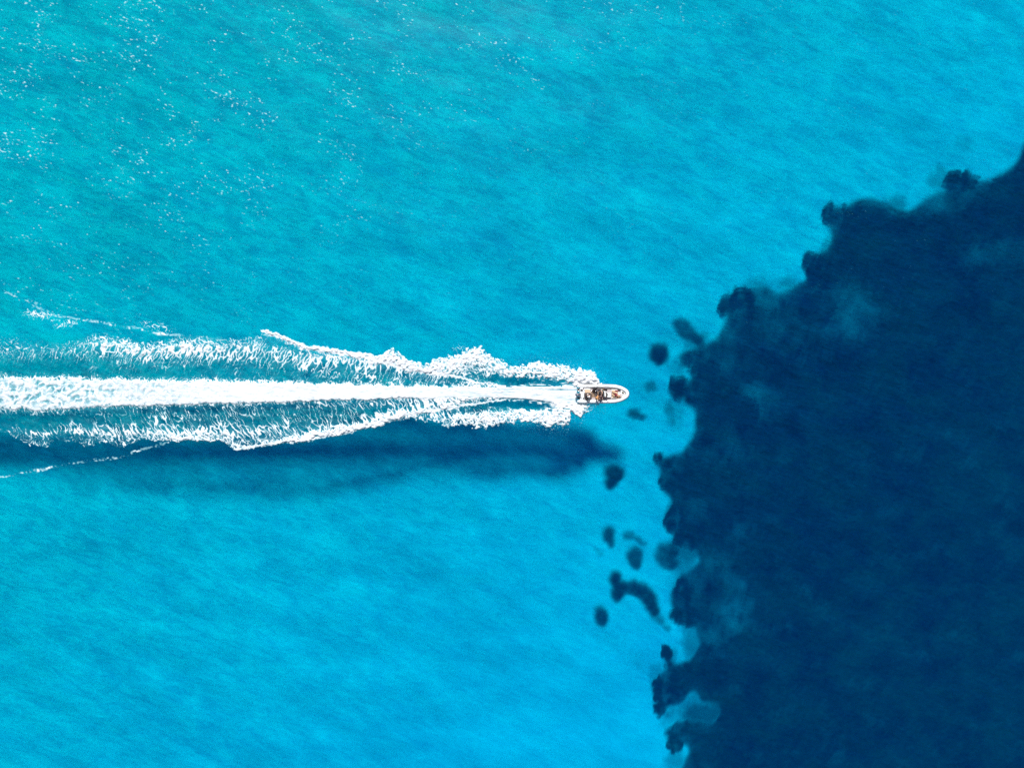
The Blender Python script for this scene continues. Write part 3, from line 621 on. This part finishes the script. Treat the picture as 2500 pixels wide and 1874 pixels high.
# console
cs = slab('console', [(-.12, -.46), (.46, -.42), (.56, -.2), (.56, .2), (.46, .42), (-.12, .46)], .47, 1.28, M_GEL, boat, .06)
slab('dashboard', [(-.16, -.42), (.06, -.42), (.06, .42), (-.16, .42)], 1.284, 1.33, M_BLACK, cs, .02)
bm = bm_new()
loft(bm, [[(.10 + dx, y, z) for y, z in ((-.44, 1.28), (-.40, 1.62), (0, 1.70), (.40, 1.62), (.44, 1.28))] for dx in (0, .02)]); put('windscreen', bm, M_GLASS, cs, 0, False)
bm = bm_new(); tube(bm, [(.11, -.45, 1.28), (.11, -.41, 1.64), (.11, 0, 1.72), (.11, .41, 1.64), (.11, .45, 1.28)], .017, 8); put('windscreen_rail', bm, M_TUBE, cs)
bm = bm_new()
ring = [(-.28 + .07 * math.sin(t) * .4, .0 + .18 * math.cos(t), 1.20 + .17 * math.sin(t)) for t in np.linspace(0, 2 * math.pi, 17)]
tube(bm, ring, .016, 6); tube(bm, [(-.28, -.16, 1.2), (-.27, 0, 1.2), (-.28, .16, 1.2)], .012, 6); tube(bm, [(-.28, 0, 1.2), (-.14, 0, 1.18)], .02, 6); put('steering_wheel', bm, M_BLACK, cs)
slab('console_seat', [(.58, -.52), (1.15, -.52), (1.15, .18), (.58, .18)], .47, .86, M_GEL, boat, .05)
for y0, y1 in ((-.50, -.18), (-.16, .16)): slab('white_cushion', [(.62, y0), (1.12, y0), (1.12, y1), (.62, y1)], .863, .93, M_TUBE, boat, .03)
# bow sunpad
bp_ = slab('bow_bench', [(1.24, -.74), (2.1, -.70), (2.22, -.5), (2.22, .5), (2.1, .66), (1.24, .70)], .47, .74, M_GEL, boat, .04)
slab('bow_cushion', [(1.28, -.62), (2.05, -.60), (2.18, -.3), (2.18, .34), (2.0, .56), (1.28, .60)], .743, .82, M_TAN, bp_, .04)
bm = bm_new(); tube(bm, [(1.5, .5, .84), (1.43, .3, .845), (1.5, .05, .84), (1.75, -.25, .845), (1.93, -.55, .84)], .022, 6); put('strap', bm, M_ROPE, bp_)
bm = bm_new(); tube(bm, [(1.8, .5, .84), (1.72, .2, .845), (1.85, .1, .84), (2.1, .0, .845)], .018, 6); put('strap', bm, M_ROPE, bp_)
# grey side pads along the port tube
for x0, x1, y0, y1 in ((-.92, -.36, .74, 1.02),):
    slab('side_pad', [(x0, y0), (x1, y0), (x1, y1), (x0, y1)], .795, .83, M_GREY, boat, .01)
bm = bm_new(); tube(bm, [(1.3, .77, .62), (1.9, .74, .66), (2.4, .60, .72), (2.75, .42, .8)], .03, 8); put('bow_grab_rail', bm, M_GREY, boat)
bm = bm_new(); tube(bm, [(-.5, -.80, .82), (0, -.84, .84), (.45, -.86, .82)], .03, 8); put('side_grab_rail', bm, M_GREY, boat)
# outboard engine
en = bpy.data.objects.new('outboard_engine', None); COL.objects.link(en); en.parent = boat; en.location = (0, 0, 0)
bm = bm_new(); rings = []
for z, sx, sy, ox in ((.78, .30, .20, 0), (.86, .36, .24, 0), (1.05, .38, .25, -.01), (1.22, .35, .23, -.02), (1.32, .26, .17, -.03), (1.35, .12, .08, -.03)):
    rings.append([(-3.9 + ox + sx * math.copysign(abs(math.cos(t)) ** .7, math.cos(t)), -.12 + sy * math.copysign(abs(math.sin(t)) ** .7, math.sin(t)), z) for t in np.linspace(0, 2 * math.pi, 20, endpoint=False)])
loft(bm, rings); put('engine_cowling', bm, M_ENG, en)
for y_, l_, w_ in ((-.12, .34, .05), (-.02, .28, .03), (-.22, .28, .03)):
    bm = bm_new(); box(bm, (-3.94, y_, 1.338 + .02 * (y_ == -.12)), (l_, w_, .03)); put('cowling_trim', bm, M_CHROME, en, .008)
bm = bm_new(); box(bm, (-3.92, -.12, .35), (.34, .16, .9), top=.9); box(bm, (-3.95, -.12, -.18), (.42, .3, .03)); box(bm, (-3.95, -.12, -.35), (.22, .07, .4)); put('engine_leg', bm, M_ENG, en, .03)
bm = bm_new(); tube(bm, [(-4.3, -.12, -.38), (-3.7, -.12, -.38)], [.06, .085], 10)
for q in range(3):
    t = q * 2.094; box(bm, (-4.2, -.12 + .1 * math.cos(t), -.38 + .1 * math.sin(t)), (.05, .14, .14), 0, 1, .5)
put('propeller', bm, M_STEEL, en)
bm = bm_new(); box(bm, (-3.5, -.12, .62), (.16, .34, .42)); put('engine_bracket', bm, M_BLACK, en, .02)
bm = bm_new(); tube(bm, [(-3.55, -.2, 1.0), (-3.42, -.34, .98), (-3.38, -.52, .9), (-3.3, -.7, .78)], .028, 8); put('engine_cable', bm, M_BLACK, en); bm = bm_new(); tube(bm, [(-3.6, -.3, .95), (-3.52, -.42, .9), (-3.45, -.62, .78)], .02, 8); put('engine_cable', bm, M_BLACK, en)
bm = bm_new(); tube(bm, [(-3.9, .16, .85), (-3.75, .42, .95), (-3.62, .5, .8)], .03, 8); tube(bm, [(-4.0, .42, .6), (-3.75, .42, .62), (-3.55, .38, .6)], .03, 8); put('boarding_ladder', bm, M_STEEL, boat)

# ------------------------------------------------------------------ people
SKIN = [simple('skin_tanned', (.42, .22, .13), .5, .08, 10), simple('skin_light', (.60, .36, .25), .5, .08, 10), simple('skin_brown', (.26, .13, .075), .5, .08, 10)]
HAIR_D = simple('hair_dark', (.015, .010, .008), .5, .3, 60); HAIR_B = simple('hair_auburn', (.09, .035, .02), .5, .3, 60)
def cloth(name, c): return simple(name, c, .85, .15, 14, .004)
C_BLK, C_NAVY, C_WHT = cloth('black_cloth', (.02, .018, .02)), cloth('navy_cloth', (.012, .018, .05)), cloth('white_cloth', (.72, .70, .68))
C_ORG, C_RED, C_GRY, C_OLV = cloth('orange_cloth', (.72, .34, .12)), cloth('wine_red_cloth', (.22, .025, .035)), cloth('grey_cloth', (.13, .12, .13)), cloth('olive_cloth', (.16, .14, .06))
C_PLUM, C_PINK = cloth('plum_cloth', (.10, .035, .06)), cloth('pale_pink_cloth', (.62, .42, .42))
def fused(name, bm, mat, parent, vox):
    o = put(name, bm, mat, parent)
    r = o.modifiers.new('fuse', 'REMESH'); r.mode = 'VOXEL'; r.voxel_size = vox; r.use_smooth_shade = True
    s = o.modifiers.new('soft', 'SMOOTH'); s.factor = .5; s.iterations = 2
    return o
def person(label, loc, yaw, pose, skin, hair, top, bottom, lean=8, hands=None, head=0, cap=None, shoulders=1.0, legs=0.0):
    o = bpy.data.objects.new('person', None); COL.objects.link(o)
    o.location = (BX + loc[0], BY + loc[1], loc[2]); o.rotation_euler = (0, 0, R(yaw)); tag(o, label, 'person', 'people aboard the speedboat')
    V = Vector
    if pose == 'sit':
        P = V((0, 0, .12)); up = V((math.sin(R(lean)), 0, math.cos(R(lean)))); fw = V((up.z, 0, -up.x))
        hip = [P + V((.02, s * .10, -.02)) for s in (1, -1)]
        knee = [h + V((.42, s * (.07 + legs), .02)) for h, s in zip(hip, (1, -1))]
        ank = [k_ + V((.03, s * .0, -.34)) for k_, s in zip(knee, (1, -1))]
        toe = [a_ + V((.17, s * .03, -.05)) for a_, s in zip(ank, (1, -1))]
        hd = hands or [(.30, .22, .30), (.30, -.22, .30)]
    elif pose == 'stand':
        P = V((0, 0, .95)); up = V((math.sin(R(lean)), 0, math.cos(R(lean)))); fw = V((up.z, 0, -up.x))
        hip = [P + V((0, s * .09, -.03)) for s in (1, -1)]
        knee = [h + V((.08, s * .06, -.44)) for h, s in zip(hip, (1, -1))]; ank = [k_ + V((-.05, s * .03, -.42)) for k_, s in zip(knee, (1, -1))]
        toe = [a_ + V((.18, s * .03, -.04)) for a_, s in zip(ank, (1, -1))]
        hd = hands or [(.40, .2, 1.15), (.4, -.2, 1.15)]
    else:                                           # lie: on the back, head towards -x, knees a little raised
        P = V((0, 0, .12)); up = V((-1, 0, .10)).normalized(); fw = V((.1, 0, 1)).normalized()
        hip = [P + V((.02, s * .09, 0)) for s in (1, -1)]
        knee = [hip[0] + V((.36, .08, .24)), hip[1] + V((.42, -.05, .03))]; ank = [knee[0] + V((.30, .02, -.24)), knee[1] + V((.40, -.02, -.02))]
        toe = [a_ + V((.07, s * .04, .13)) for a_, s in zip(ank, (1, -1))]
        hd = hands or [(-.15, .34, .08), (-.75, -.30, .06)]
    N = P + up * .50; side = V((0, 1, 0))
    nh = N + up * .10; hc = N + up * .21 + fw * .02
    sh = [N + side * s * .175 * shoulders - up * .03 for s in (1, -1)]
    bm = bm_new()
    for s in (1, -1): capsule(bm, P + side * s * .06, P + up * .2 + side * s * .045, .105, .10)
    for s in (1, -1): capsule(bm, P + up * .2 + side * s * .045, P + up * .40 + side * s * .075, .10, .105)
    capsule(bm, sh[0], sh[1], .062, .062); capsule(bm, P + up * .44, N + up * .03, .09, .06); capsule(bm, N, nh + up * .06, .052, .05)
    ball(bm, hc, .098, (1, .82, 1.2) if pose != 'lie' else (1.2, .82, 1.0), 14)
    capsule(bm, hc + fw * .095 - up * .0, hc + fw * .112 - up * .025, .012, .016, 8)           # nose
    capsule(bm, hc + fw * .055 - up * .085, hc + fw * .07 - up * .09, .03, .03, 8)            # chin
    for s in (1, -1): ball(bm, hc + side * s * .082 - up * .01, .022, (1, .5, 1.4), 8)
    for i, s in enumerate((1, -1)):
        capsule(bm, hip[i], knee[i], .088, .060); capsule(bm, knee[i], knee[i] * .55 + ank[i] * .45, .058, .056); capsule(bm, knee[i] * .55 + ank[i] * .45, ank[i], .056, .038); capsule(bm, ank[i], toe[i], .042, .032)
        T = V(hd[i]); d = T - sh[i]; L1 = .29; L2 = .26
        if d.length > L1 + L2 - .01: T = sh[i] + d.normalized() * (L1 + L2 - .01); d = T - sh[i]
        h_ = math.sqrt(max(0, L1 * L1 - (d.length / 2) ** 2)); bend = V((-.2, s * 1.0, -.6)); bend = (bend - d.normalized() * bend.dot(d.normalized())).normalized()
        E = sh[i] + d / 2 + bend * h_
        capsule(bm, sh[i], E, .052, .040); capsule(bm, E, T, .040, .027)
        fd = (T - E).normalized(); sd_ = fd.cross(V((0, 0, 1))).normalized() if abs(fd.z) < .95 else V((0, 1, 0)); pn = sd_.cross(fd).normalized()
        pe = T + fd * .085
        for q in (-.022, 0, .022): capsule(bm, T + sd_ * q * .6, pe + sd_ * q, .020, .017, 8)
        for q, ln in ((-.033, .070), (-.011, .080), (.011, .074), (.033, .058)):
            b0 = pe + sd_ * q; b1 = b0 + (fd * .9 - pn * .15).normalized() * ln * .5; b2 = b1 + (fd * .6 - pn * .8).normalized() * ln * .5
            capsule(bm, b0, b1, .0095, .009, 6); capsule(bm, b1, b2, .009, .008, 6)
        tb_ = T + fd * .03 + sd_ * (-.028) * s; capsule(bm, tb_, tb_ + (fd * .7 - sd_ * s * .7).normalized() * .05, .012, .011, 6); capsule(bm, tb_ + (fd * .7 - sd_ * s * .7).normalized() * .05, tb_ + (fd * .8 - sd_ * s * .65).normalized() * .075, .011, .009, 6)
        if i == 0: E0, T0 = E, T
        else: E1, T1 = E, T
    fused('body', bm, skin, o, .010)
    for s in (1, -1):
        bm = bm_new(); ball(bm, hc + fw * .088 + side * s * .032 + up * .012, .012, (1, 1, 1), 8); put('eye', bm, C_BLK, o)
    bm = bm_new(); capsule(bm, hc + fw * .092 - up * .052 + side * .018, hc + fw * .092 - up * .052 - side * .018, .007, .007, 6); put('mouth', bm, C_RED, o)
    bm = bm_new(); ball(bm, hc + up * .025 - fw * .018, .106, (1.0, .90, 1.12) if pose != 'lie' else (1.12, .9, 1.0), 14)
    if hair is HAIR_B: capsule(bm, hc - fw * .05, N - fw * .09, .075, .05)
    dele = [v for v in bm.verts if (v.co - hc).dot(fw) > .045 and (v.co - hc).dot(up) < .07]
    bmesh.ops.delete(bm, geom=dele, context='VERTS'); put('hair', bm, hair, o)
    if cap:
        bm = bm_new(); ball(bm, hc + up * .045, .113, (1.02, .95, .95), 14)
        bmesh.ops.delete(bm, geom=[v for v in bm.verts if (v.co - hc).dot(up) < .04], context='VERTS')
        tube(bm, [hc + up * .05 + fw * .06, hc + up * .045 + fw * .17, hc + up * .035 + fw * .19], [.085, .08, .05], 10, True, .12); put('cap', bm, cap, o)
    if top:
        bm = bm_new(); e = .014
        for s in (1, -1): capsule(bm, P + up * .02 + side * s * .06, P + up * .2 + side * s * .045, .105 + e, .10 + e); capsule(bm, P + up * .2 + side * s * .045, P + up * .40 + side * s * .075, .10 + e, .105 + e)
        capsule(bm, sh[0], sh[1], .064 + e, .064 + e); capsule(bm, P + up * .44, N, .09 + e, .06 + e)
        for i, E in ((0, E0), (1, E1)): capsule(bm, sh[i], sh[i] * .4 + E * .6, .056 + e, .052 + e)
        fused('shirt', bm, top, o, .014)
    if bottom:
        bm = bm_new(); e = .015
        capsule(bm, P + side * .06, P - side * .06, .115 + e, .115 + e)
        for i in (0, 1): capsule(bm, hip[i], hip[i] * .35 + knee[i] * .65, .092 + e, .078 + e)
        fused('shorts', bm, bottom, o, .014)
    return o
TZ = .785 - .03   # top of the tube
person('person in dark clothes and white cap sitting on the aft dark cushion', (-2.60, -.50, .85), 20, 'sit', SKIN[0], HAIR_D, C_BLK, C_BLK, 12, cap=C_WHT, hands=[(.3, .2, .32), (.35, -.2, .3)])
person('auburn-haired person in white top on the dark cushion beside the white cap', (-2.12, -.62, .85), 165, 'sit', SKIN[1], HAIR_B, C_WHT, C_BLK, 14, hands=[(.32, .12, .34), (.26, -.24, .3)])
person('person in black sitting on the port tube level with the tan cushion end', (-1.35, .93, TZ), -100, 'sit', SKIN[2], HAIR_D, C_BLK, C_GRY, 12)
person('person in grey shirt crouched inboard of the port tube, behind the helm', (-1.02, .72, .62), -120, 'sit', SKIN[2], HAIR_D, C_GRY, C_BLK, 20)
person('driver in orange shirt standing at the helm seat, starboard side', (-1.12, -.62, .47), 8, 'stand', SKIN[0], HAIR_D, C_ORG, C_ORG, 22, hands=[(.42, .22, 1.12), (.45, -.12, 1.1)], shoulders=1.12)
person('dark-haired person in black seated at the steering wheel in front of the frame', (-.62, .14, .75), 0, 'sit', SKIN[1], HAIR_D, C_BLK, C_GRY, 8, hands=[(.36, .12, .46), (.36, -.12, .46)])
person('person in navy blue sitting out on the starboard tube amidships', (-.45, -1.0, TZ), 100, 'sit', SKIN[0], HAIR_D, C_NAVY, C_NAVY, 6, legs=.04)
person('person in pale pink top leaning on the starboard side of the console', (-.45, -.44, .62), 20, 'sit', SKIN[1], HAIR_B, C_PINK, C_PLUM, 10)
person('person in grey sitting on the port tube forward of the console', (.35, .95, TZ), -95, 'sit', SKIN[2], HAIR_D, C_GRY, C_PLUM, 16)
person('person in black sitting on the white seat just ahead of the windscreen', (.42, -.12, .93), 180, 'sit', SKIN[0], HAIR_D, C_BLK, C_BLK, -4, legs=.05)
person('tanned person in wine red swimwear lying on the tan bow cushion', (1.98, -.18, .82), 155, 'lie', SKIN[0], HAIR_D, None, C_RED, hands=[(-.1, .34, .08), (-.7, -.3, .1)])

# ------------------------------------------------------------------ loose gear on the boat
def gear(name, label, cat, x, y, z, mat, sx, sy, sz, rz=0, handle=None):
    o = bpy.data.objects.new(name, None); COL.objects.link(o); o.location = (BX + x, BY + y, z); o.rotation_euler = (0, 0, R(rz)); tag(o, label, cat)
    bm = bm_new(); ball(bm, (0, 0, sz * .5), .5, (sx, sy, sz), 14)
    for v in bm.verts:                              # squashed soft bundle with a flat underside
        v.co.z = max(0, v.co.z + .03 * sz * math.sin(9 * v.co.x) * math.cos(11 * v.co.y)); v.co.x += .03 * math.sin(14 * v.co.y)
    put('bundle', bm, mat, o)
    if handle:
        bm = bm_new(); tube(bm, [(-sx * .3, 0, sz * .8), (-sx * .15, 0, sz * 1.15), (sx * .15, 0, sz * 1.15), (sx * .3, 0, sz * .8)], .014, 6); put('handle', bm, handle, o)
gear('towel', 'crumpled wine red towel along the port side of the bow cushion', 'towel', 2.02, .46, .82, C_RED, .62, .2, .10, -14)
gear('towel', 'plum towel bunched at the front starboard corner of the bow cushion', 'towel', 2.2, -.42, .74, C_PLUM, .3, .5, .14, 12)
gear('bag', 'small olive bag on the bow deck to port of the white locker', 'bag', 2.93, .20, .86, C_OLV, .36, .2, .16, -35, C_OLV)
gear('bag', 'white tote bag beside the two people on the aft dark cushion', 'bag', -2.38, -.12, .85, C_WHT, .22, .26, .2, 20, C_WHT)
gear('bag', 'olive backpack standing on the grey deck by the console port side', 'bag', -.02, .62, .465, C_OLV, .3, .26, .4, 10, C_BLK)
